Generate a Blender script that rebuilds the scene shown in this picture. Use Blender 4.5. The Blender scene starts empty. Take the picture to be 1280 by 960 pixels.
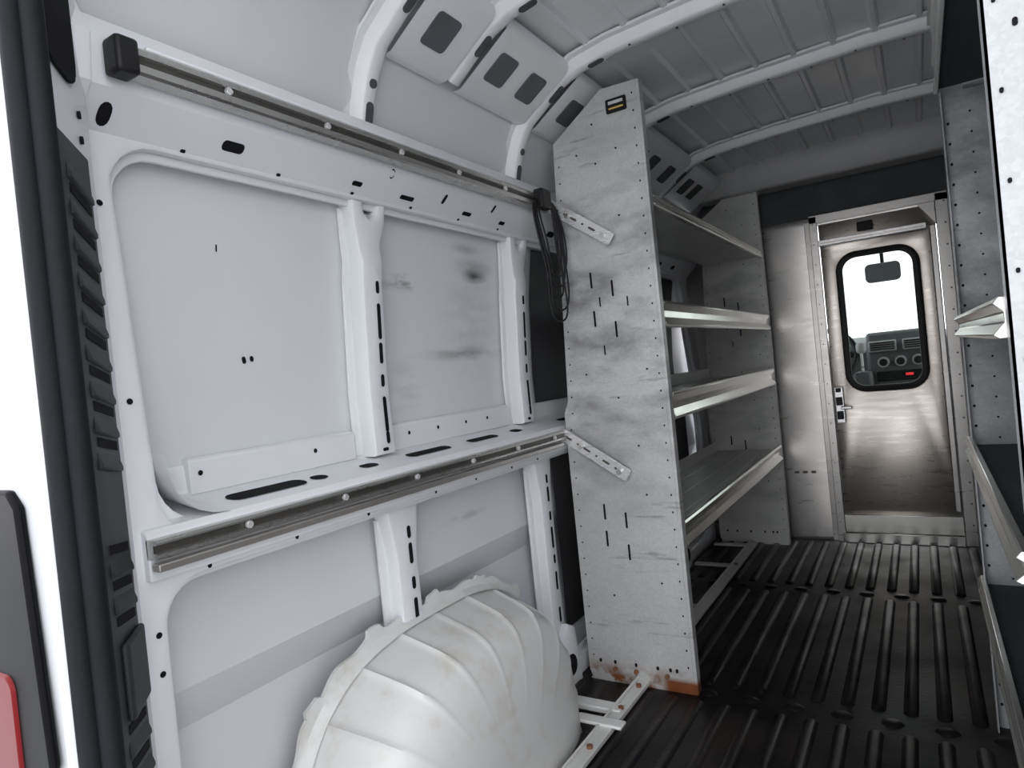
import bpy, bmesh, math, random
from mathutils import Vector, Matrix
random.seed(4)
S = bpy.context.scene
C = S.collection
XC = -0.08   # van centre line

# ------------------------------------------------------------------ materials
def newmat(name):
    m = bpy.data.materials.new(name); m.use_nodes = True
    nt = m.node_tree
    return m, nt, nt.nodes['Principled BSDF']

def mixrgb(nt, fac, a, b, blend='MIX'):
    n = nt.nodes.new('ShaderNodeMix'); n.data_type = 'RGBA'; n.blend_type = blend
    for sock, v in ((n.inputs[0], fac), (n.inputs[6], a), (n.inputs[7], b)):
        if hasattr(v, 'links'): nt.links.new(v, sock)
        elif isinstance(v, (tuple, list)): sock.default_value = (*v, 1) if len(v) == 3 else v
        else: sock.default_value = v
    return n.outputs[2]

def math_(nt, op, a, b=0.0, clamp=False):
    n = nt.nodes.new('ShaderNodeMath'); n.operation = op; n.use_clamp = clamp
    for i, v in enumerate((a, b)):
        if hasattr(v, 'links'): nt.links.new(v, n.inputs[i])
        else: n.inputs[i].default_value = v
    return n.outputs[0]

def noise(nt, scale, stretch=(1, 1, 1), detail=4, rough=0.6, loc=(0, 0, 0), rot=(0, 0, 0)):
    g = nt.nodes.new('ShaderNodeNewGeometry')
    mp = nt.nodes.new('ShaderNodeMapping'); mp.inputs['Scale'].default_value = stretch
    mp.inputs['Location'].default_value = loc; mp.inputs['Rotation'].default_value = rot
    nt.links.new(g.outputs['Position'], mp.inputs['Vector'])
    n = nt.nodes.new('ShaderNodeTexNoise'); n.inputs['Scale'].default_value = scale
    n.inputs['Detail'].default_value = detail; n.inputs['Roughness'].default_value = rough
    nt.links.new(mp.outputs[0], n.inputs['Vector'])
    return n.outputs[0]

def ramp(nt, src, lo, hi, a=0.0, b=1.0):
    n = nt.nodes.new('ShaderNodeMapRange'); n.clamp = True
    nt.links.new(src, n.inputs[0])
    n.inputs[1].default_value = lo; n.inputs[2].default_value = hi
    n.inputs[3].default_value = a; n.inputs[4].default_value = b
    return n.outputs[0]

def blob(nt, c, r):
    g = nt.nodes.new('ShaderNodeNewGeometry')
    s = nt.nodes.new('ShaderNodeVectorMath'); s.operation = 'SUBTRACT'
    nt.links.new(g.outputs['Position'], s.inputs[0]); s.inputs[1].default_value = c
    d = nt.nodes.new('ShaderNodeVectorMath'); d.operation = 'DIVIDE'
    nt.links.new(s.outputs[0], d.inputs[0]); d.inputs[1].default_value = r
    l = nt.nodes.new('ShaderNodeVectorMath'); l.operation = 'LENGTH'
    nt.links.new(d.outputs[0], l.inputs[0])
    return ramp(nt, l.outputs['Value'], 0.1, 1.0, 1.0, 0.0)

def bump(nt, bsdf, h, strength, dist=0.01):
    b = nt.nodes.new('ShaderNodeBump'); b.inputs['Strength'].default_value = strength
    b.inputs['Distance'].default_value = dist
    nt.links.new(h, b.inputs['Height']); nt.links.new(b.outputs[0], bsdf.inputs['Normal'])

def pbr(name, col, rough=0.5, metal=0.0, var=0.06, vscale=6, bmp=0.0, bscale=60, coat=0.0, spec=.5):
    m, nt, b = newmat(name)
    n = noise(nt, vscale)
    dark = tuple(c * (1 - var * 2) for c in col); lite = tuple(min(1, c * (1 + var)) for c in col)
    nt.links.new(mixrgb(nt, ramp(nt, n, 0.3, 0.7), dark, lite), b.inputs['Base Color'])
    b.inputs['Roughness'].default_value = rough; b.inputs['Metallic'].default_value = metal
    b.inputs['Coat Weight'].default_value = coat; b.inputs['Specular IOR Level'].default_value = spec
    if bmp: bump(nt, b, noise(nt, bscale), bmp)
    return m

def paint(name, col, blobs=(), scuff=0.5, rough=0.38, loc=(0, 0, 0), tint=(.16, .16, .16), grime=0.0):
    m, nt, b = newmat(name)
    base = mixrgb(nt, ramp(nt, noise(nt, 2.5), 0.3, 0.7), tuple(c * .96 for c in col), col)
    if grime:
        base = mixrgb(nt, ramp(nt, noise(nt, 7, detail=8, rough=.7, loc=(3, 1, 8)), .52, .70, 0, grime), base, (.42, .37, .27))
        base = mixrgb(nt, ramp(nt, noise(nt, 16, (1, 3, 1), 8, .8, (1, 1, 1)), .64, .72, 0, grime * 1.6), base, (.25, .22, .18))
    w = ramp(nt, noise(nt, 9, (1, 1.2, 3.5), 8, .75, loc, (0.35, 0, 0)), 0.66, 0.74)
    g = ramp(nt, noise(nt, 1.6, loc=(3, 2, 1)), 0.46, 0.60)
    f = math_(nt, 'MULTIPLY', math_(nt, 'MULTIPLY', w, g), scuff)
    base = mixrgb(nt, f, base, tint)
    for bl in blobs:
        c, r, amt = bl[:3]
        k = blob(nt, c, r)
        lo, hi = (bl[3], bl[4]) if len(bl) > 3 else (.40, .66)
        k = math_(nt, 'MULTIPLY', k, ramp(nt, noise(nt, 9, (1, 1, 3.2), 6, .62), lo, hi))
        base = mixrgb(nt, math_(nt, 'MULTIPLY', k, amt), base, (.07, .065, .06))
    nt.links.new(base, b.inputs['Base Color'])
    b.inputs['Roughness'].default_value = rough
    return m

def galv(name, col, smudge=0.0, metal=0.6, rough=0.45, spangle=.08, rust=False, sm_z=(0.7, 1.9), loc=(0,0,0), streak=.5, lohi=(.48, .76)):
    m, nt, b = newmat(name)
    g = nt.nodes.new('ShaderNodeNewGeometry')
    v = nt.nodes.new('ShaderNodeTexVoronoi'); v.inputs['Scale'].default_value = 190
    nt.links.new(g.outputs['Position'], v.inputs['Vector'])
    sp = nt.nodes.new('ShaderNodeSeparateColor'); nt.links.new(v.outputs['Color'], sp.inputs[0])
    a = spangle
    base = mixrgb(nt, sp.outputs[0], tuple(c * (1 - a) for c in col), tuple(min(1, c * (1 + a * .6)) for c in col))
    base = mixrgb(nt, ramp(nt, noise(nt, 2, loc=loc), .3, .7), mixrgb(nt, .2, base, tuple(c * .7 for c in col)), base)
    if smudge:
        z = nt.nodes.new('ShaderNodeSeparateXYZ'); nt.links.new(g.outputs['Position'], z.inputs[0])
        zz = ramp(nt, z.outputs[2], sm_z[0] - .25, sm_z[0] + .1)
        zt = ramp(nt, z.outputs[2], sm_z[1] - .35, sm_z[1], 1, .25)
        k = ramp(nt, noise(nt, 2.4, (1.6, 1, 3.2), 5, .58, loc, (0, .25, 0)), *lohi)
        k = math_(nt, 'MULTIPLY', math_(nt, 'MULTIPLY', k, math_(nt, 'ADD', math_(nt, 'MULTIPLY', zz, .85), .15)), zt)
        k2 = ramp(nt, noise(nt, 4, (1, 1, 10), 8, .7, loc, (0, .14, 0)), 0.58, 0.69)
        k = math_(nt, 'MAXIMUM', k, math_(nt, 'MULTIPLY', k2, streak))
        base = mixrgb(nt, math_(nt, 'MULTIPLY', k, smudge), base, (.10, .10, .10))
    if rust:
        z = nt.nodes.new('ShaderNodeSeparateXYZ'); nt.links.new(g.outputs['Position'], z.inputs[0])
        k = math_(nt, 'MULTIPLY', ramp(nt, z.outputs[2], .07, .02), ramp(nt, noise(nt, 14, loc=loc), .42, .55))
        k = math_(nt, 'MAXIMUM', k, math_(nt, 'MULTIPLY', ramp(nt, z.outputs[2], .045, .03), ramp(nt, z.outputs[0], -.76, -.73)))
        base = mixrgb(nt, k, base, mixrgb(nt, noise(nt, 40), (.30, .10, .035), (.16, .05, .02)))
    nt.links.new(base, b.inputs['Base Color'])
    b.inputs['Metallic'].default_value = metal
    if a: nt.links.new(ramp(nt, sp.outputs[1], 0, 1, rough - .03, rough + .04), b.inputs['Roughness'])
    else: nt.links.new(ramp(nt, noise(nt, 6, (1, 1, 8), loc=loc), .3, .7, rough - .04, rough + .05), b.inputs['Roughness'])
    return m

M_WHITE = paint('white_frame_paint', (.74, .75, .77), scuff=.4)
M_SKIN = paint('grey_white_panel_paint', (.68, .69, .715),
    blobs=[((-1.12, 1.665, 1.310), (.2, .075, .026), 1.0, .15, .4), ((-1.12, 1.66, 1.335), (.2, .12, .035), .4, .25, .55), ((-1.12, 1.60, 1.08), (.2, .24, .025), .55, .3, .6),
           ((-1.12, 1.36, 1.27), (.2, .13, .035), .6, .46, .6), ((-1.12, 1.66, 1.18), (.2, .2, .2), .22),
           ((-1.12, 1.33, 1.0), (.2, .1, .1), .25), ((-1.12, 1.62, 1.385), (.2, .09, .02), .4, .3, .5),
           ((-1.12, 1.5, .62), (.2, .12, .015), .4, .4, .6)], scuff=.9, loc=(0, 4, 2))
M_CEIL = pbr('ceiling_paint', (.76, .77, .78), .20, 0.0, .03, 3)
M_RIBC = paint('roof_bow_paint', (.80, .81, .82), scuff=.3)
M_ARCH = paint('wheel_arch_paint', (.66, .66, .645), scuff=1.0, rough=.38, loc=(1, 0, 5), tint=(.20, .17, .12), grime=.45)
M_EXT = pbr('exterior_white_gloss', (.50, .51, .52), .15, 0, .01, 2, coat=.3)
M_DARK = pbr('hole_shade_and_marks', (.010, .010, .012), .8, 0, .1, spec=.1)  # near-black for decals: painted shade of holes, also a few smudge marks
M_GREYHOLE = pbr('recess_shade_grey', (.09, .095, .10), .8, 0, .1, spec=.1)  # shade as a grey colour, for slot decals and the gap sheet
M_GREYHOLE2 = pbr('cant_hole_shade', (.13, .135, .145), .8, 0, .1, spec=.1)  # lighter grey painted as the shade in the cant openings
M_DKPANEL = pbr('dark_back_panel', (.035, .035, .038), .5, 0, .1)
M_PANEL = galv('galvanised_end_panel', (.58, .58, .57), smudge=.84, metal=.35, rough=.36, rust=True, sm_z=(.75, 1.75), lohi=(.43, .70), streak=.65)
M_PANEL2 = galv('galvanised_far_panel', (.58, .58, .56), smudge=.6, metal=.3, rough=.4, loc=(5, 1, 2), sm_z=(.3, 1.9))
M_PANELR = galv('galvanised_right_panel', (.40, .41, .42), smudge=.92, metal=.25, rough=.42, loc=(2, 3, 7.6), sm_z=(.9, 2.4), streak=1, lohi=(.34, .62), spangle=.10)
M_PANELN = galv('galvanised_near_panel', (.42, .43, .44), smudge=.1, metal=.1, rough=.4, loc=(2, 3, 7))
M_GALV = galv('galvanised_shelf', (.70, .69, .65), smudge=.12, metal=.9, rough=.22, spangle=0)
M_TRAY = galv('shelf_tray_sheet', (.68, .68, .66), smudge=.3, metal=.3, rough=.40, loc=(1, 1, 4), spangle=.04)
M_ALU = galv('brushed_aluminium', (.45, .435, .415), smudge=.2, metal=.85, rough=.30, spangle=0, loc=(3, 0, 3), sm_z=(0, 1.9), streak=.2)
M_ALUD = galv('door_aluminium', (.41, .375, .34), smudge=.12, metal=.85, rough=.29, spangle=0, loc=(8, 0, 3), sm_z=(0, 1.9), streak=.2)
M_RAIL = galv('rail_aluminium', (.54, .53, .51), smudge=.2, metal=.85, rough=.28, spangle=0)
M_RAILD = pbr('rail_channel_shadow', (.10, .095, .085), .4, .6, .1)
M_STEEL = galv('strap_steel', (.72, .72, .72), smudge=.05, metal=.5, rough=.28, spangle=0)
M_BLACK = pbr('black_plastic', (.010, .010, .011), .5, 0, .1, bmp=.1, bscale=200, spec=.3)
M_RUB = pbr('black_rubber_seal', (.010, .011, .013), .6, 0, .1, spec=.12)
M_TRIM = pbr('grey_black_trim_plastic', (.024, .026, .029), .55, 0, .1, bmp=.05, spec=.3)
M_RED = pbr('red_lens', (.12, .002, .004), .25, 0, .05, spec=.15)
M_SMOKE = pbr('smoked_lens', (.003, .003, .004), .4, 0, .05, spec=.08)
M_DASH = pbr('dashboard_plastic', (.11, .112, .118), .5, 0, .1)
M_DASHL = pbr('dashboard_light_plastic', (.42, .42, .42), .4, 0, .1)
M_LABEL = pbr('label_black', (.01, .01, .01), .5, 0, 0, spec=.2)
M_GOLD = pbr('label_gold', (.6, .45, .12), .3, .2, 0)
M_MATTE = pbr('shelf_liner_mat', (.03, .032, .036), .7, 0, .1, bmp=.4, bscale=140)
M_HEAD = pbr('header_grey_paint', (.42, .42, .42), .45)
# floor
M_FLOOR, nt, b = newmat('black_floor_liner')
c = mixrgb(nt, ramp(nt, noise(nt, 5, detail=8), .4, .7), (.004, .004, .005), (.012, .011, .011))
c = mixrgb(nt, ramp(nt, noise(nt, 2.2, detail=8, loc=(4, 4, 0)), .52, .75, 0, .5), c, (.05, .037, .029))
nt.links.new(c, b.inputs['Base Color'])
nt.links.new(ramp(nt, noise(nt, 4, detail=6), .3, .7, .28, .52), b.inputs['Roughness'])
b.inputs['Specular IOR Level'].default_value = .20
bump(nt, b, noise(nt, 90), .25, .004)
M_CON, nt, b = newmat('bounce_ground')  # pale colour chosen to bounce light up to the ceiling
nt.links.new(mixrgb(nt, noise(nt, 20), (.45, .45, .45), (.6, .6, .6)), b.inputs['Base Color'])
M_GLASS, nt, b = newmat('window_glass')
b.inputs['Transmission Weight'].default_value = 1; b.inputs['Roughness'].default_value = 0; b.inputs['IOR'].default_value = 1.02
b.inputs['Base Color'].default_value = (.50, .55, .52, 1)
M_LED, nt, b = newmat('red_radio_display')
b.inputs['Emission Color'].default_value = (1, .05, .05, 1); b.inputs['Emission Strength'].default_value = 1.2
b.inputs['Base Color'].default_value = (.3, 0, 0, 1)

# ------------------------------------------------------------------ mesh helpers
def empty(name, loc=(0, 0, 0)):
    o = bpy.data.objects.new(name, None); C.objects.link(o); o.location = (0, 0, 0); return o

def finish(name, verts, faces, mat, parent=None, bevel=0, smooth=True, seg=2, angle=35):
    me = bpy.data.meshes.new(name); me.from_pydata([tuple(v) for v in verts], [], faces)
    bm = bmesh.new(); bm.from_mesh(me)
    bmesh.ops.recalc_face_normals(bm, faces=bm.faces); bm.to_mesh(me); bm.free()
    if smooth:
        for p in me.polygons: p.use_smooth = True
        me.set_sharp_from_angle(angle=math.radians(angle))
    o = bpy.data.objects.new(name, me); C.objects.link(o)
    me.materials.append(mat)
    if parent: o.parent = parent
    if bevel:
        md = o.modifiers.new('bevel', 'BEVEL'); md.width = bevel; md.segments = seg
        md.limit_method = 'ANGLE'; md.angle_limit = math.radians(40)
    return o

class Batch:
    def __init__(s): s.v = []; s.f = []
    def add(s, v, f):
        k = len(s.v); s.v += [tuple(p) for p in v]; s.f += [tuple(i + k for i in q) for q in f]
    def box(s, x0, x1, y0, y1, z0, z1):
        v = [(x, y, z) for x in (x0, x1) for y in (y0, y1) for z in (z0, z1)]
        s.add(v, [(0, 1, 3, 2), (4, 6, 7, 5), (0, 4, 5, 1), (2, 3, 7, 6), (0, 2, 6, 4), (1, 5, 7, 3)])
    def prism(s, pts, ext):   # pts 3D polygon loop, ext vector
        n = len(pts); e = Vector(ext)
        v = [Vector(p) for p in pts] + [Vector(p) + e for p in pts]
        s.add(v, [tuple(range(n))[::-1], tuple(range(n, 2 * n))] + [(i, (i + 1) % n, n + (i + 1) % n, n + i) for i in range(n)])
    def pill(s, c, u, v, L, W, r=None, th=.0015):
        c, u, v = Vector(c), Vector(u).normalized(), Vector(v).normalized()
        nrm = u.cross(v)
        r = min(L, W) / 2 if r is None else r
        pts = []
        for (sx, sy, a0) in ((1, 1, 0), (-1, 1, 90), (-1, -1, 180), (1, -1, 270)):
            for k in range(5):
                a = math.radians(a0 + k * 22.5)
                pts.append(c + u * (sx * (L / 2 - r) + r * math.cos(a)) + v * (sy * (W / 2 - r) + r * math.sin(a)) - nrm * th * .2)
        s.prism(pts, nrm * th * 1.2)
    def make(s, name, mat, parent=None, **k):
        return finish(name, s.v, s.f, mat, parent, **k)

def box(name, x0, x1, y0, y1, z0, z1, mat, parent=None, bevel=.003):
    b = Batch(); b.box(x0, x1, y0, y1, z0, z1); return b.make(name, mat, parent, bevel=bevel)

def extrude_profile(name, prof, y0, y1, mat, parent=None, closed=True, bevel=0, ny=1, angle=30):
    n = len(prof); v = []; f = []
    for j in range(ny + 1):
        y = y0 + (y1 - y0) * j / ny
        v += [(p[0], y, p[1]) for p in prof]
    m = n if closed else n - 1
    for j in range(ny):
        for i in range(m):
            f.append((j * n + i, j * n + (i + 1) % n, (j + 1) * n + (i + 1) % n, (j + 1) * n + i))
    if closed:
        f.append(tuple(range(n))[::-1]); f.append(tuple(range(ny * n, ny * n + n)))
    return finish(name, v, f, mat, parent, bevel=bevel, angle=angle)

def interp(tab, z):
    if z <= tab[0][0]: return tab[0][1]
    for (a, b), (c, d) in zip(tab, tab[1:]):
        if z <= c: return b + (d - b) * (z - a) / (c - a)
    return tab[-1][1]

def rrect(x0, x1, y0, y1, r, n=6):
    pts = []
    for (cx, cy, a0) in ((x1 - r, y1 - r, 0), (x0 + r, y1 - r, 90), (x0 + r, y0 + r, 180), (x1 - r, y0 + r, 270)):
        for k in range(n + 1):
            a = math.radians(a0 + 90 * k / n); pts.append((cx + r * math.cos(a), cy + r * math.sin(a)))
    return pts

def plate(name, outline, holes, th, fn, mat, parent, cuts=(), bev=.003, cut_axis=1):
    """2D sheet with holes; fn maps (u,v,w)->world ; w in [-th,0]"""
    cu = bpy.data.curves.new('tmp', 'CURVE'); cu.dimensions = '2D'; cu.fill_mode = 'BOTH'
    cu.extrude = max(th / 2 - bev, .0004); cu.bevel_depth = bev; cu.bevel_resolution = 1; cu.offset = -bev
    for loop in [outline] + list(holes):
        sp = cu.splines.new('POLY'); sp.points.add(len(loop) - 1)
        for i, p in enumerate(loop): sp.points[i].co = (p[0], p[1], 0, 1)
        sp.use_cyclic_u = True
    o = bpy.data.objects.new('tmp', cu); C.objects.link(o)
    dg = bpy.context.evaluated_depsgraph_get()
    me = bpy.data.meshes.new_from_object(o.evaluated_get(dg))
    bpy.data.objects.remove(o)
    bm = bmesh.new(); bm.from_mesh(me)
    bmesh.ops.remove_doubles(bm, verts=bm.verts, dist=1e-5)
    for c in cuts:
        co = (0, c, 0) if cut_axis == 1 else (c, 0, 0); no = (0, 1, 0) if cut_axis == 1 else (1, 0, 0)
        bmesh.ops.bisect_plane(bm, geom=bm.verts[:] + bm.edges[:] + bm.faces[:], plane_co=co, plane_no=no)
    for v in bm.verts: v.co = Vector(fn(v.co.x, v.co.y, v.co.z - th / 2))
    bmesh.ops.recalc_face_normals(bm, faces=bm.faces)
    me2 = bpy.data.meshes.new(name); bm.to_mesh(me2); bm.free()
    for p in me2.polygons: p.use_smooth = True
    me2.set_sharp_from_angle(angle=math.radians(32))
    ob = bpy.data.objects.new(name, me2); C.objects.link(ob); me2.materials.append(mat); ob.parent = parent
    return ob

# ------------------------------------------------------------------ wall profiles (left side)
SKIN = [(0.0, -1.10), (.20, -1.13), (.40, -1.155), (.44, -1.155), (.52, -1.12), (.60, -1.125), (.80, -1.15), (1.0, -1.15),
        (1.25, -1.135), (1.45, -1.105), (1.60, -1.06), (1.72, -1.02), (1.80, -.975), (1.87, -.90), (1.92, -.80)]
INNER = [(0, -1.03), (.70, -1.02), (.86, -1.02), (1.2, -1.045), (1.38, -1.06), (1.44, -1.05), (1.49, -.995), (1.56, -.985), (1.62, -1.02), (1.75, -.985)]
skin = lambda z: interp(SKIN, z)
inner = lambda z: interp(INNER, z)
ARCHES = [1.15, 1.42, 1.81, 2.40, 3.03]

def build_side(sign, name):
    """sign=1: left wall, sign=-1: mirrored right wall"""
    P = empty(name)
    mx = (lambda x: x) if sign == 1 else (lambda x: 2 * XC - x)
    prof = [(mx(x), z) for z, x in SKIN]
    extrude_profile('outer_skin', prof, .40, 3.9, M_SKIN, P, closed=False, ny=30, angle=22)
    prof2 = [(mx(x - .05), z - 0.0) for z, x in SKIN]
    extrude_profile('outer_body', prof2, .40, 3.9, M_EXT, P, closed=False, ny=1)
    fn = lambda u, v, w: (mx(inner(v) + w), u, v)
    outline = [(.50, 0), (3.62, 0), (3.62, 1.60), (.50, 1.60)]
    hA = rrect(.578, 3.5, .80, 1.432, .075)
    hB = rrect(.572, 3.5, .06, .733, .07)
    cuts = [.3, .70, .86, 1.0, 1.2, 1.38, 1.41, 1.44, 1.465, 1.49, 1.52, 1.56]
    plate('inner_frame', outline, [hA, hB], .022, fn, M_WHITE, P, cuts, bev=.006)
    fn2 = lambda u, v, w: (mx(inner(v) - .020 + w), u, v)
    plate('opening_lip', rrect(.565, 3.52, .78, 1.445, .08), [rrect(.590, 3.48, .82, 1.420, .070)], .010, fn2, M_WHITE, P, cuts, bev=.003)
    plate('opening_lip_lower', rrect(.56, 3.52, .04, .745, .07), [rrect(.583, 3.48, .08, .722, .060)], .010, fn2, M_WHITE, P, [.3], bev=.003)
    plate('pillar_overlap_strip', [(.496, 0), (.531, 0), (.531, 1.62), (.496, 1.62)], [], .008, lambda u, v, w: (mx(inner(v) + .004 + w), u, v), M_WHITE, P, cuts, bev=.002)
    # ledge
    led = [(-1.005, .745), (-1.003, .812), (-1.012, .822), (-1.125, .842), (-1.14, .85), (-1.145, .90), (-1.152, .90), (-1.152, .80), (-1.03, .78), (-1.03, .745)]
    extrude_profile('belt_ledge', [(mx(a), b) for a, b in led], .545, 3.6, M_WHITE, P, bevel=.003)
    vv = []; ff = []
    steps = [(.69, .0), (.66, .004), (.635, .014), (.615, .030), (.600, .052), (.592, .080), (.588, .11)]
    for (y, dz) in steps:
        vv += [(mx(-1.008), y, .822 + dz), (mx(-1.125), y, .843 + dz), (mx(-1.14), y, .85 + dz)]
    for i in range(len(steps) - 1):
        for j in range(2): a = i * 3 + j; ff.append((a, a + 1, a + 4, a + 3))
    finish('ledge_upturn', vv, ff, M_WHITE, P, angle=50)
    fl = [(-1.128, .845), (-1.128, .905), (-1.135, .91), (-1.150, .91), (-1.150, .845)]
    extrude_profile('panel_flange', [(mx(a), b) for a, b in fl], .70, 1.11, M_WHITE, P, bevel=.002)
    extrude_profile('panel_flange_b', [(mx(a), b) for a, b in fl], 1.23, 1.79, M_WHITE, P, bevel=.002)
    holes = Batch()
    def wp(y, z, L, W, ang=0, surf=inner, off=.0012):
        r = min(L, W) / 2; pts = []
        ca, sa = math.cos(math.radians(ang)), math.sin(math.radians(ang))
        for (sx, sy, a0) in ((1, 1, 0), (-1, 1, 90), (-1, -1, 180), (1, -1, 270)):
            for k in range(4):
                a = math.radians(a0 + k * 30)
                du = sx * (L / 2 - r) + r * math.cos(a); dv = sy * (W / 2 - r) + r * math.sin(a)
                yy = y + du * ca - dv * sa; zz = z + du * sa + dv * ca
                pts.append((mx(surf(zz) + off), yy, zz))
        holes.add(pts, [tuple(range(len(pts)))])
    wp(.785, 1.462, .045, .014); wp(.562, 1.46, .020, .028); wp(1.10, 1.458, .03, .008); wp(1.185, 1.490, .012, .020)
    wp(1.27, 1.456, .05, .008); wp(1.40, 1.472, .012, .02); wp(1.52, 1.456, .04, .008); wp(1.70, 1.456, .03, .008); wp(1.62, 1.48, .01, .018)
    for k in range(6): wp(.70 + .2 * k, 1.441, .010, .005)
    for k in range(24): wp(.515, .08 + .06 * k, .005, .007, 0, inner, .0055)
    for z in (.2, .42, .60, .66, 1.02, 1.33): wp(.556, z, .010, .010)
    for y in (.65, .83, 1.02, 1.25, 1.42, 1.6, 1.75): wp(y, .742, .008, .012)
    for y in (2.0, 2.15, 2.5, 2.7, 3.1, 3.3): wp(y, 1.46, .05, .014)
    ledx = lambda x: .842 + (x + 1.125) * (-.020 / .113)
    for (y, L, W) in [(.815, .175, .042), (.94, .04, .03), (1.085, .05, .028), (1.30, .165, .032), (1.54, .14, .03), (1.72, .05, .03), (2.1, .2, .03), (2.6, .2, .03), (3.1, .2, .03)]:
        r = W / 2; pts = []
        for (sx, sy, a0) in ((1, 1, 0), (-1, 1, 90), (-1, -1, 180), (1, -1, 270)):
            for k in range(4):
                a = math.radians(a0 + k * 30)
                yy = y + sx * (L / 2 - r) + r * math.cos(a); xx = -1.068 + sy * (W / 2 - r) + r * math.sin(a)
                pts.append((mx(xx), yy, ledx(xx) + .0016))
        holes.add(pts, [tuple(range(len(pts)))])
    for iy, y in enumerate((1.168, 1.845, 2.48, 3.08)):
        outl = [(y - .030, .845), (y + .036, .845), (y + .034, 1.25), (y + .034, 1.34), (y + .050, 1.39), (y + .052, 1.435),
                (y + .030, 1.435), (y + .022, 1.41), (y + .002, 1.395), (y - .020, 1.41), (y - .026, 1.435), (y - .060, 1.435), (y - .050, 1.38), (y - .034, 1.32), (y - .032, 1.25)]
        fp = lambda u, v, w: (mx(skin(v) + .060 + w - (.01 if v > 1.3 else 0)), u, v)
        plate('post_upper', outl, [], .050, fp, M_WHITE, P, [1.0, 1.25, 1.3], bev=.008)
        fb = lambda u, v, w: (mx(skin(v) + .014 + w), u, v)
        plate('post_upper_flange', [(y - .050, .85), (y + .052, .85), (y + .048, 1.42), (y - .066, 1.42), (y - .048, 1.3)], [], .010, fb, M_WHITE, P, [1.0, 1.25], bev=.003)
        sf = lambda z: skin(z) + .060
        for z, L in ((.885, .03), (.94, .085), (1.02, .03), (1.085, .05), (1.16, .085), (1.24, .03)):
            wp(y + .012, z, .012, L, 0, sf)
        wp(y + .0, .858, .02, .008, 0, sf)
        outl = [(y - .034, .05), (y + .036, .05), (y + .036, .60), (y + .055, .735), (y - .055, .735), (y - .034, .60)]
        fq = lambda u, v, w: (mx(-1.055 + w), u, v)
        plate('post_lower', outl, [], .05, fq, M_WHITE, P, [], bev=.008)
        plate('post_lower_flange', [(y - .055, .06), (y + .055, .06), (y + .055, .70), (y - .055, .70)], [], .012, lambda u, v, w: (mx(-1.09 + w), u, v), M_WHITE, P, [], bev=.003)
        sg = lambda z: -1.055
        for z, L in ((.66, .03), (.61, .05), (.54, .03), (.47, .07), (.40, .03), (.33, .06), (.22, .05)):
            wp(y + .01, z, .013, L, 0, sg)
        plate('post_foot', [(y - .13, .0), (y + .05, .0), (y + .05, .17), (y + .01, .19), (y - .05, .15), (y - .12, .06)], [], .03, lambda u, v, w: (mx(-1.012 + w - .25 * v * .3), u, v), M_WHITE, P, [], bev=.008)
        wp(y - .02, .07, .085, .065, 0, lambda z: -1.012 - .075 * z + .0005)
    for y in (.72, .99, 1.30, 1.42, 1.55, 1.66): wp(y, .882, .010, .010, 0, lambda z: -1.128)
    sk = lambda z: skin(z) + .0006
    if sign == 1:
        wp(.848, 1.085, .009, .015, 10, sk); wp(.866, 1.087, .009, .012, 10, sk); wp(.80, 1.30, .003, .014, 0, sk)
    holes.make('cutout_shade_and_marks', M_DARK, P, smooth=False)  # no real openings: flat dark decals paint hole shade, plus smudge marks
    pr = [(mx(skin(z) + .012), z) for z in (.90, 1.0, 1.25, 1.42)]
    extrude_profile('back_panel', pr, 1.98, 3.5, M_DKPANEL, P, closed=False)  # dark sheet behind the shelves
    extrude_profile('back_panel_lower', [(mx(-1.10), .12), (mx(-1.10), .72)], 1.98, 3.5, M_DKPANEL, P, closed=False)
    return P

WL = build_side(1, 'wall_left')
WR = build_side(-1, 'wall_right')

# ------------------------------------------------------------------ ceiling
CE = empty('ceiling')
def zr(x): 
    t = abs((x - XC) / .75); return 1.945 - .035 * t ** 3
v = []; f = []
xs = []
per = .115
x = XC - .80
while x < XC + .80:
    for dx, dz in ((0, 0), (.018, 0), (.026, -.013), (.038, -.013), (.046, 0)): xs.append((x + dx, dz))
    x += per
xs.append((XC + .80, 0))
prof = [(px, zr(px) + dz) for px, dz in xs]
extrude_profile('roof_skin', prof, .36, 3.9, M_CEIL, CE, closed=False, ny=1, angle=25)
extrude_profile('roof_outer', [(XC - .9, 1.93), (XC - .8, 2.0), (XC + .8, 2.0), (XC + .9, 1.93)], .36, 3.9, M_EXT, CE, closed=False, ny=1)
half = [(-1.045, 1.56), (-1.02, 1.66), (-.995, 1.72), (-.965, 1.765), (-.90, 1.812), (-.84, 1.852), (-.78, 1.875), (-.68, 1.892), (-.45, 1.905), (XC, 1.915)]
FULL = half + [(2 * XC - a, b) for a, b in half[-2::-1]]
def sweep_bow(y, w, th, name, mat, path):
    v = []; f = []; n = len(path)
    for i, (px, pz) in enumerate(path):
        a = path[max(0, i - 1)]; c = path[min(n - 1, i + 1)]
        t = Vector((c[0] - a[0], 0, c[1] - a[1])).normalized(); nn = Vector((t.z, 0, -t.x))
        p = Vector((px, 0, pz))
        sec = [(-w / 2 - .022, -.03), (-w / 2 - .022, -.022), (-w / 2 - .004, -.020), (-w / 2 + .006, th - .004), (-w / 2 + .012, th), (w / 2 - .012, th), (w / 2 - .006, th - .004), (w / 2 + .004, -.020), (w / 2 + .022, -.022), (w / 2 + .022, -.03)]
        for dy, dn in sec:
            q = p + nn * dn; v.append((q.x, y + dy, q.z))
    m = 10
    for i in range(n - 1):
        for j in range(m - 1): f.append((i * m + j, i * m + j + 1, (i + 1) * m + j + 1, (i + 1) * m + j))
    return finish(name, v, f, mat, CE, angle=40)
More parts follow.
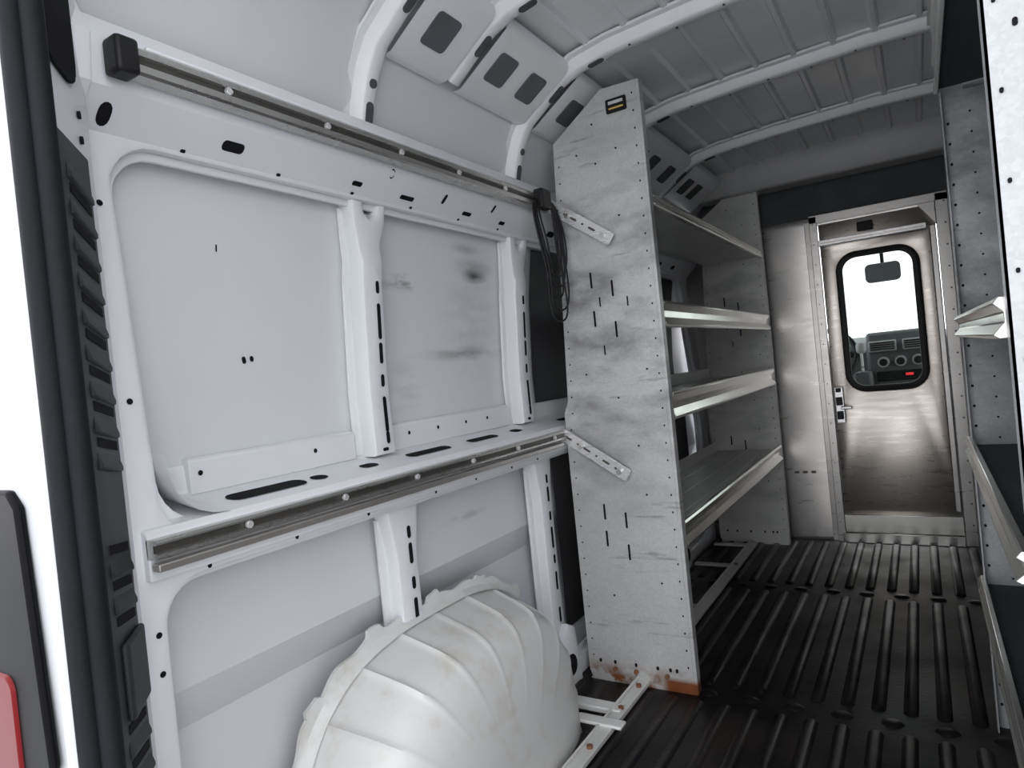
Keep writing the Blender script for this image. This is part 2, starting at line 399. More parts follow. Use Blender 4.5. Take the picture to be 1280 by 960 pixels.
for k, y in enumerate(ARCHES):
    sweep_bow(y, .052, .010, 'roof_bow', M_RIBC, FULL[3:-3] if k == 1 else FULL)
hb = Batch(); gb = Batch(); gh = Batch()
def cant_pt(s, y, off=0):
    a = Vector((-.975, 0, 1.755)); c = Vector((-.80, 0, 1.870))
    p = a.lerp(c, s); n = Vector((c.z - a.z, 0, -(c.x - a.x))).normalized()
    q = p + n * off; return Vector((q.x, y, q.z))
ud = (cant_pt(1, 0) - cant_pt(0, 0)).normalized()
for mirror in (False, True):
    for (y0, y1, hy) in ((1.18, 1.39, [1.275]), (1.45, 1.78, [1.535, 1.69]), (1.84, 2.37, [1.94, 2.08, 2.27]), (2.43, 3.0, [2.54, 2.68, 2.88]), (3.06, 3.5, [3.16, 3.3])):
        sec = [cant_pt(-.05, y0, -.012), cant_pt(0, y0, -.003), cant_pt(.06, y0, .004), cant_pt(.94, y0, .004), cant_pt(1.0, y0, -.003), cant_pt(1.05, y0, -.02)]
        n = len(sec); vv = sec + [Vector((p.x, y1, p.z)) for p in sec]
        if mirror: vv = [Vector((2 * XC - p.x, p.y, p.z)) for p in vv]
        gb.add(vv, [(i, i + 1, n + i + 1, n + i) for i in range(n - 1)])
        for y in hy:
            c = cant_pt(.5, y, .0055); u2 = Vector(ud)
            if mirror: c.x = 2 * XC - c.x; u2.x = -u2.x
            gh.pill(c, u2 if mirror else (0, 1, 0), (0, 1, 0) if mirror else u2, .085, .085, .012, th=.002)
gb.make('cant_rail_plates', M_RIBC, CE)
gh.make('cant_cutout_shade', M_GREYHOLE2, CE, smooth=False)  # grey squares laid on the plates, painting the shade of openings
for ky, y in enumerate(ARCHES):
    for i, L in ((0, .085), (1, .02), (4, .06), (6, .05)):
        if ky == 1 and i < 3: continue
        a = Vector((FULL[i][0], y, FULL[i][1])); c = Vector((FULL[i + 1][0], y, FULL[i + 1][1]))
        u = (c - a).normalized(); n = Vector((u.z, 0, -u.x)); p = a.lerp(c, .5) + n * .0115
        hb.pill(p, (0, 1, 0), u, .022, L, th=.002)
    for i in range(9):
        x = -.62 + i * .13
        hb.pill((x, y + (.010 if i % 2 else -.010), interp(FULL, x) - .0115), (0, 1, 0), (1, 0, 0), .007, .007, th=.002)
hb.make('bow_slot_shade', M_GREYHOLE, CE, smooth=False)  # surface decals whose grey stands for shade inside the slots
b = Batch(); 
b.prism([(XC - .85, 3.50, 1.87), (XC - .85, 3.53, 1.80), (XC - .85, 3.66, 1.80), (XC - .85, 3.66, 1.96), (XC - .85, 3.50, 1.96)], (1.7, 0, 0))
b.make('front_roof_header', M_HEAD, CE, bevel=.01)
b = Batch(); b.box(XC - 1.0, XC + 1.0, .36, .44, 1.88, 2.02); b.make('rear_roof_header', M_EXT, CE, bevel=.01)

# ------------------------------------------------------------------ floor
FL = empty('floor')
box('floor_liner_base', -1.12, .96, .36, 3.9, -.03, 0, M_FLOOR, FL, 0)
rb = Batch()
secs = [(.42, .95), (1.02, 1.88), (1.98, 2.86), (2.96, 3.64)]
for (y0, y1) in secs:
    x = -1.03
    while x < .88:
        w, h = .036, .008; n = 5
        pts0 = rrect(x, x + w, y0, y1, w / 2 - .001, n); pts1 = rrect(x + .007, x + w - .007, y0 + .01, y1 - .01, w / 2 - .008, n)
        k = len(pts0)
        rb.add([(a, c, 0.0) for a, c in pts0] + [(a, c, h) for a, c in pts1],
               [tuple(range(k, 2 * k))] + [(i, (i + 1) % k, k + (i + 1) % k, k + i) for i in range(k)])
        x += .076
for yy in (.985, 1.93, 2.91):
    x = -.98
    while x < .85:
        pts0 = [(x + .028 * math.cos(a * math.pi / 8), yy + .022 * math.sin(a * math.pi / 8)) for a in range(16)]
        rb.add([(a, c, 0) for a, c in pts0] + [(x + (a - x) * .7, yy + (c - yy) * .7, .006) for a, c in pts0],
               [tuple(range(16, 32))] + [(i, (i + 1) % 16, 16 + (i + 1) % 16, 16 + i) for i in range(16)])
        x += .12
rb.make('floor_ribs', M_FLOOR, FL, angle=60)

# floor rail & bracket
FR = empty('floor_rail')
b = Batch(); b.box(-.822, -.788, 1.25, 3.5, .012, .026); b.box(-.829, -.822, 1.25, 3.5, .012, .034)
b.make('bar', M_TRAY, FR, bevel=.002)
b = Batch(); b.box(-.99, -.80, 1.69, 1.735, .012, .03); b.box(-.90, -.76, 1.60, 1.64, .026, .036); b.make('cross_bar', M_ARCH, FR, bevel=.004)
b = Batch()
for y in (1.5, 1.62, 1.71, 1.85, 2.4, 3.1): b.pill((-.805, y, .0275), (1, 0, 0), (0, 1, 0), .016, .016, th=.006)
for x in (-.90, -.83, -.73): b.pill((x, 1.901, .045), (1, 0, 0), (0, 0, 1), .014, .014, th=.006)
b.make('bolts', pbr('rusty_bolt', (.22, .1, .06), .6, .3), FR)
b = Batch()
for y in (2.0, 2.55, 3.1, 3.45): b.box(-1.0, -.80, y, y + .03, .011, .022)
b.make('feet', M_TRAY, FR, bevel=.002)

# ------------------------------------------------------------------ wheel arches
def wheel_arch(name, mirror=False):
    P = empty(name)
    mx = (lambda x: x) if not mirror else (lambda x: 2 * XC - x)
    yc, ry, rz = 1.235, .46, .455
    xw, xi = -1.075, -.845
    NF = 12; SUB = 16; NS = NF * SUB; ND = 34
    def sup(th, n=3.0):
        c, s = math.cos(th), math.sin(th)
        return math.copysign(abs(c) ** (2 / n), c), abs(s) ** (2 / n)
    fine = [sup(math.pi * i / 600) for i in range(601)]
    L = [0]
    for a, c in zip(fine, fine[1:]): L.append(L[-1] + math.hypot(a[0] - c[0], a[1] - c[1]))
    def at(s):
        t = s * L[-1]
        for i in range(600):
            if L[i + 1] >= t:
                q = (t - L[i]) / max(1e-9, L[i + 1] - L[i]); return (fine[i][0] * (1 - q) + fine[i + 1][0] * q, fine[i][1] * (1 - q) + fine[i + 1][1] * q)
        return fine[-1]
    v = []; f = []
    for i in range(NS + 1):
        s = i / NS; k0 = min(NF - 1, i // SUB); q = i / SUB - k0
        A, B = at(k0 / NF), at((k0 + 1) / NF); R = at(s)
        fl = (A[0] * (1 - q) + B[0] * q, A[1] * (1 - q) + B[1] * q)
        dist = min(q, 1 - q)
        bead = max(0, 1 - dist / .075) * .012
        for j in range(ND + 1):
            d = j / ND
            d2 = 1 - (1 - d) ** 1.8
            k = (1 - d2 ** 8.0) ** (1 / 3.2) if d2 < 1 else 0
            k *= (1 - .15 * d2)
            wf = min(1, d2 / .12)
            cy = R[0] * (1 - wf) + fl[0] * wf; sz = R[1] * (1 - wf) + fl[1] * wf
            m = 1 + bead * wf
            v.append((mx(xw + (xi - xw) * d2), yc - ry * cy * k * m, rz * sz * k * m))
    for i in range(NS):
        for j in range(ND):
            a = i * (ND + 1) + j; f.append((a, a + 1, a + ND + 2, a + ND + 1))
    finish('arch_shell', v, f, M_ARCH, P, angle=60)
    v = []; f = []
    for i in range(NS + 1):
        R = at(i / NS)
        e = .022 + .005 * math.sin(i * .45) + (.012 if (i % 24) < 5 else 0)
        for (k, dx) in ((-.004, 0.034), (0.008, .014), (e, .012), (e, .004)):
            v.append((mx(xw + dx), yc - (ry + k) * R[0], (rz + k) * R[1]))
    for i in range(NS):
        for j in range(3):
            a = i * 4 + j; f.append((a, a + 1, a + 5, a + 4))
    finish('flange', v, f, M_ARCH, P, angle=50)
    return P
wheel_arch('wheel_arch'); wheel_arch('wheel_arch.001', True)

# ------------------------------------------------------------------ wall rails
def rail(name, x, z, y0, y1, h, lower=False):
    P = empty(name)
    prof = [(x - .025, z - h / 2), (x, z - h / 2), (x + .004, z - h / 2 + .004), (x + .004, z - .006), (x - .004, z - .004), (x - .004, z + .006), (x + .004, z + .008), (x + .004, z + h / 2 - .004), (x, z + h / 2), (x - .025, z + h / 2)]
    extrude_profile('channel', prof, y0, y1, M_RAIL, P)
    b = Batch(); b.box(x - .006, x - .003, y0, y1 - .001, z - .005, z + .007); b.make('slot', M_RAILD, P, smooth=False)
    b = Batch()
    y = y0 + .16
    while y < y1 - .05:
        b.pill((x + .000, y, z + .001), (0, 1, 0), (0, 0, 1), .013, .013, th=.006); y += .22
    b.make('bolts', M_STEEL, P, bevel=.001)
    return P
R1 = rail('wall_rail', -.958, 1.525, .575, 1.885, .042)
b = Batch(); b.box(-.985, -.945, .545, .58, 1.498, 1.552); b.make('end_cap', M_BLACK, R1, bevel=.006)
b = Batch(); b.box(-.99, -.96, .60, 1.885, 1.548, 1.554); b.make('top_strip', M_WHITE, R1, bevel=.002)
R2 = rail('wall_rail', -.984, .795, .545, 1.885, .030)
b = Batch(); b.box(-1.0, -.980, .545, 1.86, .762, .774); b.make('lower_strip', pbr('bronze_strip', (.42, .40, .37), .32, .7), R2, bevel=.002)

# ------------------------------------------------------------------ left shelving unit
SH = empty('shelving_unit')
XF = -.65
def end_panel(name, y, parent, mat, x0=None):
    pl = [(XF, .0), (XF, 1.832), (-.762, 1.836), (-.937, 1.715), (-.975, .9), (-.992, .86), (-.992, .03), (-.98, 0)]
    b = Batch(); b.prism([(a, y, c) for a, c in pl], (0, .004, 0))
    b.box(XF - .003, XF, y + .004, y + .035, 0, 1.832)
    b.box(-.99, -.66, y + .002, y + .035, .0, .004)
    return b.make(name, mat, parent, smooth=False)
YN, YFAR = 1.905, 3.56
end_panel('end_panel_near', YN, SH, M_PANEL); end_panel('end_panel_far', YFAR, SH, M_PANEL2)
box('front_upright_near', XF - .002, XF + .010, YN - .001, YN + .03, 0, 1.832, M_PANEL, SH, .002)
box('front_upright_far', XF - .002, XF + .008, YFAR - .001, YFAR + .03, 0, 1.832, M_PANEL2, SH, .002)
h = Batch()
for y in (YN - .0004, YFAR - .0004):
    def pz(x, z, w, l): h.pill((x, y, z), (1, 0, 0), (0, 0, 1), w, l, th=.0016)
    z = .08
    while z < 1.8:
        pz(XF - .014, z, .004, .006)
        if z < 1.68: pz(-.985 + (.05 * max(0, z - .85)) + .012 + (.01 if z > .86 else 0), z, .004, .005)
        z += .052
    for (x, z) in ((-.853, 1.27), (-.785, 1.236), (-.853, 1.15), (-.785, 1.11), (-.885, .545), (-.815, .52), (-.885, .46), (-.815, .42)):
        pz(x, z, .006, .050)
    for (x, z) in ((-.86, 1.66), (-.80, 1.62), (-.73, 1.65), (-.80, 1.74), (-.74, 1.45), (-.86, 1.47), (-.75, .75), (-.70, .98), (-.9, .98), (-.72, .33), (-.88, .28), (-.80, .90), (-.74, .60)):
        pz(x, z, .006, .006)
    for x in (-.95, -.90, -.83, -.76, -.70, -.72): pz(x, .065, .008, .012)
    for (x,z) in ((-.83,1.20),(-.74,1.19),(-.83,1.05)): pz(x, z, .004, .03)
h.make('perforation_shade', M_DARK, SH, smooth=False)  # dark dots on solid sheet, hole shade put into the colour
b = Batch(); b.pill((-.715, YN - .002, 1.775), (1, 0, 0), (0, 0, 1), .065, .042, .004, th=.003); b.make('maker_label', M_LABEL, SH)
b = Batch(); b.box(-.738, -.692, YN - .0065, YN - .0032, 1.779, 1.788); b.make('label_text', M_STEEL, SH, smooth=False)
b = Batch(); b.box(-.738, -.692, YN - .0065, YN - .0032, 1.764, 1.769); b.make('label_line', M_GOLD, SH, smooth=False)
def shelf(par, xf, xb, y0, y1, ztop, lip=.08, sgn=1, tray=M_TRAY, rise=.0, mat=M_GALV):
    s = 1 if xf > xb else -1
    zt = ztop - .022
    pr = [(xf - s * .004, zt), (xf - s * .004, ztop), (xf + s * .006, ztop), (xf + s * .012, ztop - .008), (xf + s * .002, ztop - lip * .38), (xf + s * .002, ztop - lip * .62),
          (xf + s * .014, ztop - lip * .9), (xf + s * .008, ztop - lip), (xf - s * .010, ztop - lip), (xf - s * .010, ztop - lip + .004), (xf - s * .002, ztop - lip * .8), (xf - s * .008, zt)]
    extrude_profile('shelf_lip', pr, y0, y1, mat, par, angle=20, bevel=.0015)
    b = Batch(); b.box(min(xf - s * .004, xb), max(xf - s * .004, xb), y0, y1, zt - .004, zt)
    b.box(min(xb, xb + s * .003), max(xb, xb + s * .003), y0, y1, zt, zt + .05)
    n = 3
    for k in range(n):
        xx = xb + (xf - xb) * (k + .7) / (n + .4)
        b.box(xx - .006, xx + .006, y0, y1, zt, zt + .002)
    b.make('shelf_tray', tray, par, smooth=False)
for z, lp in ((1.50, .035), (1.18, .08), (.905, .085), (.515, .08)):
    shelf(SH, XF, -.93 if z > 1.4 else -.965, YN + .035, YFAR - .001, z, lp)

# brackets (perforated straps)
def strap(name, p0, p1, y):
    P = empty(name)
    a, c = Vector((p0[0], y, p0[1])), Vector((p1[0], y, p1[1])); u = (c - a).normalized(); L = (c - a).length
    w = Vector((0, 1, 0)).cross(u)
    b = Batch(); b.pill(a.lerp(c, .5), u, w, L, .040, .008, th=.004) ; b.make('strap', M_STEEL, P, bevel=.001)
    b = Batch(); k = .03
    i = 0
    while k < L - .02:
        b.pill(a + u * k + Vector((0, -.001, 0)), u, w, .026 if i % 2 == 0 else .008, .007, th=.0012); k += .036; i += 1
    b.make('strap_slot_shade', M_RAILD, P, smooth=False)  # dark decals on the strap paint the shade in its slots
    b = Batch(); b.pill(a + u * (L - .03) + Vector((0, -.006, 0)), (1, 0, 0), (0, 0, 1), .016, .016, th=.006)
    b.pill(a + u * .08 + Vector((0, -.006, 0)), (1, 0, 0), (0, 0, 1), .014, .014, th=.006)
    b.pill(a + u * (L - .03) + Vector((0, .008, 0)), (1, 0, 0), (0, 0, 1), .014, .014, th=.012); b.make('bolt_heads', M_GALV, P)
strap('support_bracket', (-.965, 1.525), (-.765, 1.378), 1.884)
strap('support_bracket', (-1.00, .80), (-.785, .66), 1.884)

# cable
cu = bpy.data.curves.new('hanging_cable', 'CURVE'); cu.dimensions = '3D'; cu.bevel_depth = .003; cu.bevel_resolution = 3
for k in range(6):
    sp = cu.splines.new('BEZIER')
    w = .014 + .005 * k; d = .24 + .035 * ((k * 2) % 5); o = (k - 2) * .004
    P4 = [(-.940, 1.80 + o, 1.53), (-.930 + o, 1.79 - w + o, 1.53 - d * .6), (-.922, 1.81 + o * 2, 1.53 - d), (-.915 + o, 1.815 + w, 1.53 - d * .6)]
    sp.bezier_points.add(3)
    for i, p in enumerate(P4):
        sp.bezier_points[i].co = p; sp.bezier_points[i].handle_left_type = sp.bezier_points[i].handle_right_type = 'AUTO'
    sp.use_cyclic_u = True
co = bpy.data.objects.new('hanging_cable', cu); C.objects.link(co); cu.materials.append(M_BLACK)
b = Batch(); b.box(-.957, -.925, 1.775, 1.835, 1.495, 1.555); b.make('cable_clip', M_BLACK, co, bevel=.006)

# ------------------------------------------------------------------ right shelving unit
SR = empty('shelving_unit.001')
XR = .086; YR0, YR1 = .93, 2.0; XRB = .65
b = Batch(); b.prism([(XR, YR1, 0), (XRB, YR1, 0), (XRB, YR1, 1.585), (XR, YR1, 1.585)], (0, .004, 0)); b.box(XR, XR + .003, YR1 - .03, YR1, 0, 1.585)
b.box(XR, XR + .05, YR1 + .004, YR1 + .010, 1.5, 1.90)
b.make('end_panel_far', M_PANELR, SR, smooth=False)
b = Batch(); b.prism([(XR, YR0, 0), (XRB, YR0, 0), (XRB, YR0, 1.75), (XRB - .12, YR0, 1.84), (XR, YR0, 1.84)], (0, .004, 0)); b.box(XR, XR + .003, YR0, YR0 + .03, 0, 1.84)
b.make('end_panel_near', M_PANELN, SR, smooth=False)
h = Batch()
z = .06
k = 0
while z < 1.8:
    if k % 2 == 0: h.pill((XR + .012, YR0 - .0004, z), (1, 0, 0), (0, 0, 1), .004, .006, th=.0016)
    if z < 1.55:
        h.pill((XR + .014, YR1 - .0004, z), (1, 0, 0), (0, 0, 1), .006, .007, th=.0016)
        h.pill((XR + .06, YR1 - .0004, z + .02), (1, 0, 0), (0, 0, 1), .005, .005, th=.0016)
    z += .05; k += 1
for (x, z) in ((.10 + .02, 1.42), (.115, 1.33), (.13, 1.2), (.125, .95)): h.pill((x, YR0 - .0004, z), (1, 0, 0), (0, 0, 1), .005, .009, th=.0016)
h.make('perforation_shade', M_DARK, SR, smooth=False)  # dots painted dark as hole shade, the panels are not pierced
for z, lp in ((1.035, .05), (.735, .04), (.385, .04)):
    shelf(SR, XR, XRB - .02, YR0 + .03, YR1 - .002, z, lp, tray=M_MATTE)
b = Batch(); b.box(XR - .004, XR, YR0 + .03, YR1, 1.59, 1.86); b.box(XR - .010, XR, YR0 + .03, YR1, 1.59, 1.60); b.box(XR - .010, XR, YR0 + .03, YR1, 1.66, 1.67); b.box(XR - .010, XR, YR0 + .03, YR1, 1.76, 1.77)
b.make('top_rail', M_TRAY, SR, bevel=.002)
b = Batch(); b.box(XR, XRB - .02, YR0 + .03, YR1 - .002, 1.60, 1.605); b.make('top_tray', M_MATTE, SR, smooth=False)

# ------------------------------------------------------------------ bulkhead
WF = empty('wall_front')
YB = 3.70
DX0, DX1 = -.395, .105
def yz(u, v, w): return (u, YB - w - .0, v)
doorloop = [(DX0, .02), (DX1, .02), (DX1, 1.525), (DX1 - .055, 1.60), (DX0, 1.60)]
plate('bulkhead_sheet', [(-1.1, 0), (.95, 0), (.95, 1.55), (.80, 1.64), (-.9, 1.64), (-1.1, 1.55)], [doorloop], .006, yz, M_ALU, WF, bev=.001)
b = Batch()
b.box(DX0 - .035, DX0, YB - .03, YB + .003, 0, 1.64); b.box(DX1, DX1 + .05, YB - .03, YB + .003, 0, 1.64)
b.box(DX0 - .035, DX1 + .05, YB - .03, YB + .003, 1.605, 1.645)
b.prism([(DX1, YB - .028, 1.50), (DX1, YB - .028, 1.61), (DX1 - .075, YB - .028, 1.61)], (0, .02, 0))
b.box(-.70, -.692, YB - .012, YB, 0, 1.62); b.box(DX0 - .06, DX0 - .035, YB - .012, YB, 0, 1.62)
b.make('frame_angles', M_ALU, WF, bevel=.002)
b = Batch(); b.box(DX0 - .01, DX1 + .0, YB - .045, YB - .012, 0.0, .05); b.box(DX0, DX1, YB - .035, YB - .004, .05, .14); b.make('threshold', M_GALV, WF, bevel=.003)
h = Batch()
for k in range(16):
    h.pill((DX1 + .035, YB - .0312, .1 + .1 * k), (1, 0, 0), (0, 0, 1), .009, .009, th=.002)
    h.pill((DX0 - .02, YB - .0312, .1 + .1 * k), (1, 0, 0), (0, 0, 1), .006, .006, th=.002)
    h.pill((-.68, YB - .004, .08 + .1 * k), (1, 0, 0), (0, 0, 1), .006, .006, th=.002)
for x in (-.6, -.56, -.52): h.pill((x, YB - .008, .35), (1, 0, 0), (0, 0, 1), .025, .012, th=.002)
h.make('rivets', M_RAILD, WF)
box('gap_shade_sheet', -1.0, .85, YB + .02, YB + .03, 1.60, 1.92, M_GREYHOLE, WF, 0)  # added dark sheet: paints the gap's shade and keeps cab light out
# door
D = empty('door_1')
WX0, WX1, WZ0, WZ1 = -.322, .018, .755, 1.43
plate('door_leaf', [(DX0 + .003, .14), (DX1 - .003, .14), (DX1 - .003, 1.523), (DX1 - .056, 1.597), (DX0 + .003, 1.597)], [rrect(WX0, WX1, WZ0, WZ1, .085, 8)], .012, lambda u, v, w: (u, YB - .006 - w, v), M_ALUD, D, bev=.002)
plate('window_gasket', rrect(WX0 - .008, WX1 + .008, WZ0 - .008, WZ1 + .008, .092, 8), [rrect(WX0 + .022, WX1 - .022, WZ0 + .022, WZ1 - .022, .064, 8)], .024, lambda u, v, w: (u, YB - .018 - w - .010, v), M_BLACK, D, bev=.006)
b = Batch(); b.pill(((WX0 + WX1) / 2, YB + .004, (WZ0 + WZ1) / 2), (1, 0, 0), (0, 0, 1), WX1 - WX0, WZ1 - WZ0, .08, th=.003)
b.make('window_1', M_GLASS, D, smooth=False)
b = Batch(); b.box(DX0 + .0, DX1 - .04, YB - .05, YB - .02, 1.485, 1.515); b.make('door_track', M_STEEL, D, bevel=.003)
b = Batch(); b.box(DX0 + .01, DX1 - .05, YB - .053, YB - .049, 1.495, 1.502); b.make('track_slot', M_ALUD, D, smooth=False)
b = Batch(); b.pill((-.185, YB - .022, 1.552), (1, 0, 0), (0, 0, 1), .07, .045, .005, th=.004); b.make('door_label', M_LABEL, D)
b = Batch(); b.box(-.385, -.345, YB - .045, YB - .018, .60, .78); b.make('latch_plate', M_STEEL, D, bevel=.003)
b = Batch(); b.box(-.380, -.352, YB - .06, YB - .045, .62, .66); b.box(-.380, -.352, YB - .06, YB - .045, .69, .73); b.box(-.378, -.355, YB - .055, YB - .045, .755, .775); b.make('latch_body', M_BLACK, D, bevel=.003)
b = Batch(); b.box(-.36, -.31, YB - .07, YB - .055, .67, .685); b.make('latch_lever', M_STEEL, D, bevel=.004)
b = Batch(); b.box(DX1 - .03, DX1 - .004, YB - .032, YB - .016, .16, 1.50); b.make('hinge_strip', M_ALU, D, bevel=.004)

# ------------------------------------------------------------------ cab
box('cab_floor', -1.1, .95, 3.9, 5.6, -.03, 0, M_BLACK, None, 0)
DA = empty('dashboard')
b = Batch(); b.prism([(-1.0, 4.72, .55), (-1.0, 4.68, .80), (-1.0, 4.78, .98), (-1.0, 5.0, 1.02), (-1.0, 5.35, .98), (-1.0, 5.35, .0), (-1.0, 4.9, .0), (-1.0, 4.9, .45)], (1.85, 0, 0)); b.make('body', M_DASH, DA, bevel=.02)
b = Batch(); b.prism([(-.29, 4.62, .45), (-.29, 4.60, .82), (-.29, 4.70, 1.04), (-.29, 4.95, 1.04), (-.29, 4.95, 0), (-.29, 4.7, .0)], (.36, 0, 0)); b.make('centre_stack', M_DASH, DA, bevel=.02)
b = Batch()
for x in (-.20, -.02):
    b.box(x - .075, x + .075, 4.615, 4.66, .92, .985)
b.make('vent_frames', M_DASHL, DA, bevel=.008)
b = Batch()
for x in (-.20, -.02):
    for k in range(4): b.box(x - .065, x + .065, 4.606, 4.62, .930 + k * .013, .937 + k * .013)
b.make('vent_slats', M_BLACK, DA)
b = Batch()
for x in (-.20, -.11, -.02): 
    ring = [(x + .032 * math.cos(a * math.pi / 10), 4.575, .855 + .032 * math.sin(a * math.pi / 10)) for a in range(20)]
    b.prism(ring, (0, .05, 0))
b.make('climate_knobs', M_DASHL, DA, bevel=.004)
b = Batch()
for x in (-.20, -.11, -.02):
    ring = [(x + .022 * math.cos(a * math.pi / 10), 4.565, .855 + .022 * math.sin(a * math.pi / 10)) for a in range(20)]
    b.prism(ring, (0, .02, 0))
b.make('knob_caps', M_BLACK, DA, bevel=.003)
box('radio', -.24, .02, 4.59, 4.65, .74, .80, M_BLACK, DA, .004)
box('radio_display', -.09, -.05, 4.585, 4.59, .768, .782, M_LED, DA, 0)
SW = empty('steering_wheel'); SW.parent = DA
cu = bpy.data.curves.new('rim', 'CURVE'); cu.dimensions = '3D'; cu.bevel_depth = .016
sp = cu.splines.new('NURBS'); N = 16; sp.points.add(N - 1)
ctr = Vector((-.52, 4.52, .92)); e1 = Vector((1, 0, 0)); e2 = Vector((0, .5, .866))
for i in range(N):
    a = 2 * math.pi * i / N; p = ctr + e1 * (.19 * math.cos(a)) + e2 * (.19 * math.sin(a)); sp.points[i].co = (*p, 1)
sp.use_cyclic_u = True
o = bpy.data.objects.new('rim', cu); C.objects.link(o); cu.materials.append(M_BLACK); o.parent = SW
b = Batch(); b.box(-.70, -.34, 4.515, 4.545, .90, .94); b.box(-.56, -.48, 4.50, 4.75, .87, .97); b.make('hub_and_spokes', M_BLACK, SW, bevel=.01)
GL = empty('gear_lever'); GL.parent = DA
b = Batch(); b.box(-.315, -.30, 4.50, 4.515, .80, .93); b.make('stick', M_STEEL, GL, bevel=.003)
b = Batch(); b.box(-.335, -.28, 4.485, 4.53, .92, .99); b.make('knob', M_DASHL, GL, bevel=.02)
b = Batch(); b.box(-.36, -.26, 4.48, 4.70, .70, .81); b.make('gaiter', M_DASH, GL, bevel=.02)
RM = empty('rear_view_mirror')
b = Batch(); b.pill((-.17, 4.9, 1.42), (1, 0, 0), (0, 0, 1), .20, .12, .03, th=.03); b.make('mirror_housing', M_DASH, RM, bevel=.004)
b = Batch(); b.box(-.18, -.16, 4.9, 5.0, 1.42, 1.62); b.make('mirror_stem', M_BLACK, RM, bevel=.004)
WSF = empty('windshield_frame')
b = Batch(); b.prism([(-1.05, 5.35, 1.0), (-1.05, 5.42, 1.0), (-.95, 4.75, 1.75), (-.95, 4.68, 1.75)], (.06, 0, 0)); b.prism([(.83, 5.35, 1.0), (.83, 5.42, 1.0), (.76, 4.75, 1.75), (.76, 4.68, 1.75)], (.06, 0, 0)); b.box(-1.0, .85, 3.74, 4.78, 1.74, 1.80)
b.make('pillars_and_cab_roof', M_EXT, WSF, bevel=.01)

# ------------------------------------------------------------------ rear left corner (body pillar, trim, seal, lamp)
def rear_corner(name, mirror=False):
    P = empty(name)
    mx = (lambda x: x) if not mirror else (lambda x: 2 * XC - x)
    A = (-.855, .395); B = (-.985, .508)
    d = Vector((B[0] - A[0], B[1] - A[1], 0)).normalized(); n = Vector((d.y, -d.x, 0)); n = n if n.x > 0 else -n
    base = Vector((A[0], A[1], 0))
    def P3(s, o, z): p = base + d * s + n * o; return (mx(p.x), p.y, z)
    b = Batch(); b.prism([P3(.004, 0, -.05), P3(.20, 0, -.05), P3(.20, -.006, -.05), P3(.004, -.006, -.05)], (0, 0, 2.0)); b.make('inner_pillar_sheet', M_WHITE, P, bevel=.002)
    prof = [(-.872, .395), (-.871, .378), (-.874, .368), (-.882, .360), (-.92, .354), (-1.0, .350), (-1.10, .358), (-1.17, .39), (-1.20, .45), (-1.20, .6), (-1.17, .6), (-1.17, .42), (-.89, .40)]
    b = Batch(); b.prism([(mx(a), c, -.55) for a, c in prof], (0, 0, 2.55)); b.make('body_corner', M_EXT, P, bevel=.003)
    for (sx, sy, r, m) in ((-.866, .378, .013, M_RUB), (-.856, .396, .014, M_RUB)):
        ring = [(mx(sx + r * math.cos(k * math.pi / 8)), sy + r * math.sin(k * math.pi / 8), -.05) for k in range(16)]
        b = Batch(); b.prism(ring, (0, 0, 2.0)); b.make('door_seal', m, P)
    b = Batch()
    b.prism([P3(-.006, .001, 0.02), P3(-.002, .008, .02), P3(.145, .008, .02), P3(.158, .001, .02)], (0, 0, 1.34))
    b.make('vent_trim_body', M_TRIM, P, bevel=.004)
    skip = lambda z: (.60 < z < .72) or (.84 < z < .93)
    b = Batch(); z = .06
    while z < 1.32:
        if not skip(z):
            b.prism([P3(.045, .007, z), P3(.045, .0125, z + .002), P3(.045, .0125, z + .008), P3(.045, .007, z + .026)], Vector(P3(.138, .007, z - .012)) - Vector(P3(.045, .007, z)))
        z += .046
    b.make('vent_slats', M_TRIM, P, bevel=.0015)
    b = Batch(); z = .09
    nn = n * .001 if not mirror else Vector((-n.x, n.y, 0)) * .001
    while z < 1.32:
        if not skip(z): b.prism([P3(.05, .0082, z), P3(.132, .0082, z - .011), P3(.132, .0082, z + .001), P3(.05, .0082, z + .012)], nn)
        z += .046
    b.make('vent_slot_shade', M_DARK, P, smooth=False)  # dark strips on the trim, painted shade between the slats
    b = Batch(); b.prism([P3(.05, .008, .61), P3(.055, .017, .61), P3(.140, .017, .61), P3(.148, .008, .61)], (0, 0, .10)); b.make('trim_clip_cover', M_TRIM, P, bevel=.005)
    u = Vector(P3(1, 0, 0)) - Vector(P3(0, 0, 0)); c = Vector(P3(.080, .002, 1.72))
    b = Batch()
    if mirror: b.pill(c, (0, 0, 1), u, .54, .125, .035, th=.004)
    else: b.pill(c, u, (0, 0, 1), .125, .54, .035, th=.004)
    b.make('pillar_void_shade', M_DARK, P)  # flat dark patch painted as the shade of a void
    h = Batch()
    for z in (.06, .1, 1.385, 1.42):
        c = Vector(P3(.145 if z > 1 else .165, .002, z)); h.pill(c, u, (0, 0, 1), .008, .011, th=.003)
    h.make('screw_hole_shade', M_DARK, P)  # dark decals, shade of the holes painted on
    return P
rear_corner('rear_body_pillar'); rear_corner('rear_body_pillar.001', True)
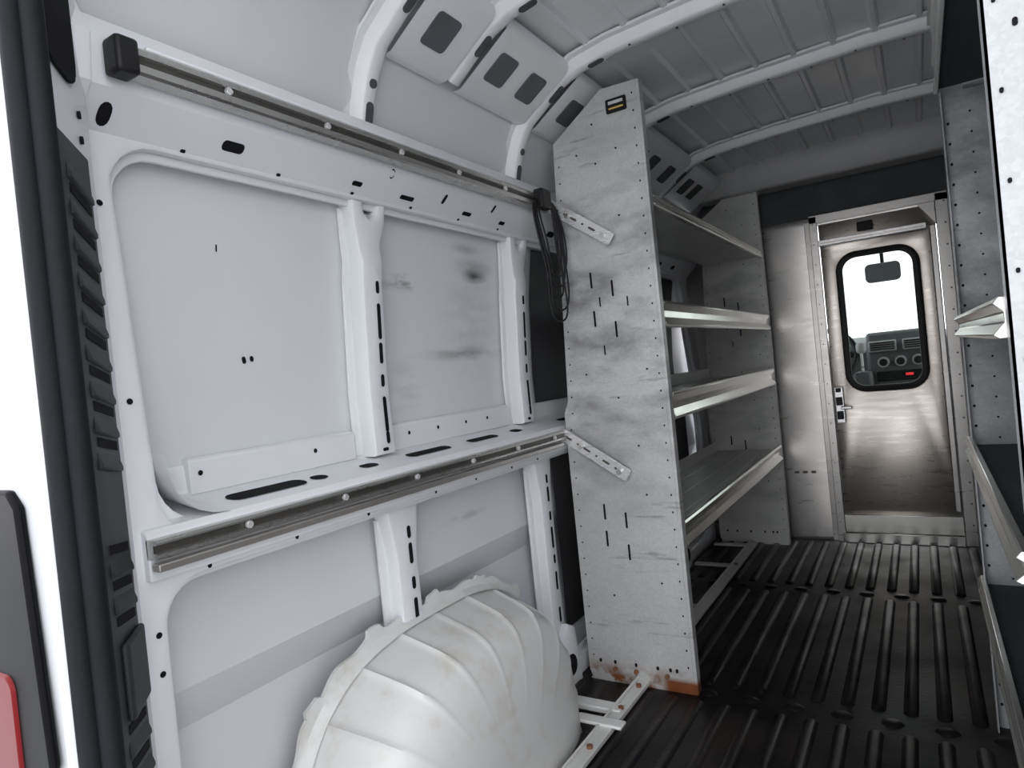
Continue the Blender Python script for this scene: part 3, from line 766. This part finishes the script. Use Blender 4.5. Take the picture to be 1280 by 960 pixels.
def tail_light(name, mirror=False):
    P = empty(name); mx = (lambda x: x) if not mirror else (lambda x: 2 * XC - x)
    b = Batch(); pts = [(-1.12, .925), (-.925, .925), (-.905, .905), (-.898, .80), (-.885, .60), (-.90, .585), (-1.12, .585)]
    b.prism([(mx(a), .344, c) for a, c in pts], (0, .012, 0)); b.make('smoked_housing', M_SMOKE, P, bevel=.005)
    b = Batch(); pts = rrect(-1.11, -.955, .50, .70, .02)
    b.prism([(mx(a), .340, c) for a, c in pts], (0, .014, 0)); b.make('red_lens', M_RED, P, bevel=.004)
tail_light('tail_light'); tail_light('tail_light.001', True)
box('rear_sill', -.87, .71, .32, .40, -.55, -.03, M_EXT, None, .01)
box('ground', -12, 12, -12, 14, -.60, -.56, M_CON, None, 0)  # unseen ground, kept pale as a light bounce for the ceiling

# ------------------------------------------------------------------ world / light
w = bpy.data.worlds.new('overcast_sky'); S.world = w; w.use_nodes = True
nt = w.node_tree; bg = nt.nodes['Background']
tc = nt.nodes.new('ShaderNodeTexCoord'); sp = nt.nodes.new('ShaderNodeSeparateXYZ'); nt.links.new(tc.outputs['Generated'], sp.inputs[0])
cr = mixrgb(nt, ramp(nt, sp.outputs[2], -.1, .8), (.97, .97, 1.0), (.92, .95, 1.0)); nt.links.new(cr, bg.inputs[0])
bg.inputs[1].default_value = 3.4
S.view_settings.view_transform = 'Standard'

# ------------------------------------------------------------------ camera
f = 830.0
Y = Vector((510, -62, f)).normalized(); Xr = Vector((1335.5, -125.5, -f)); Xr = (Xr - Y * Xr.dot(Y)).normalized(); Z = Xr.cross(Y)
right = Vector((Xr.x, Y.x, Z.x)); down = Vector((Xr.y, Y.y, Z.y)); fwd = Vector((Xr.z, Y.z, Z.z))
M = Matrix((( right.x, -down.x, -fwd.x, 0), (right.y, -down.y, -fwd.y, 0), (right.z, -down.z, -fwd.z, 1.0), (0, 0, 0, 1)))
cam = bpy.data.cameras.new('camera'); co = bpy.data.objects.new('camera', cam); C.objects.link(co)
co.matrix_world = M; cam.sensor_width = 36; cam.lens = f / 1280 * 36; cam.clip_start = .02
S.camera = co
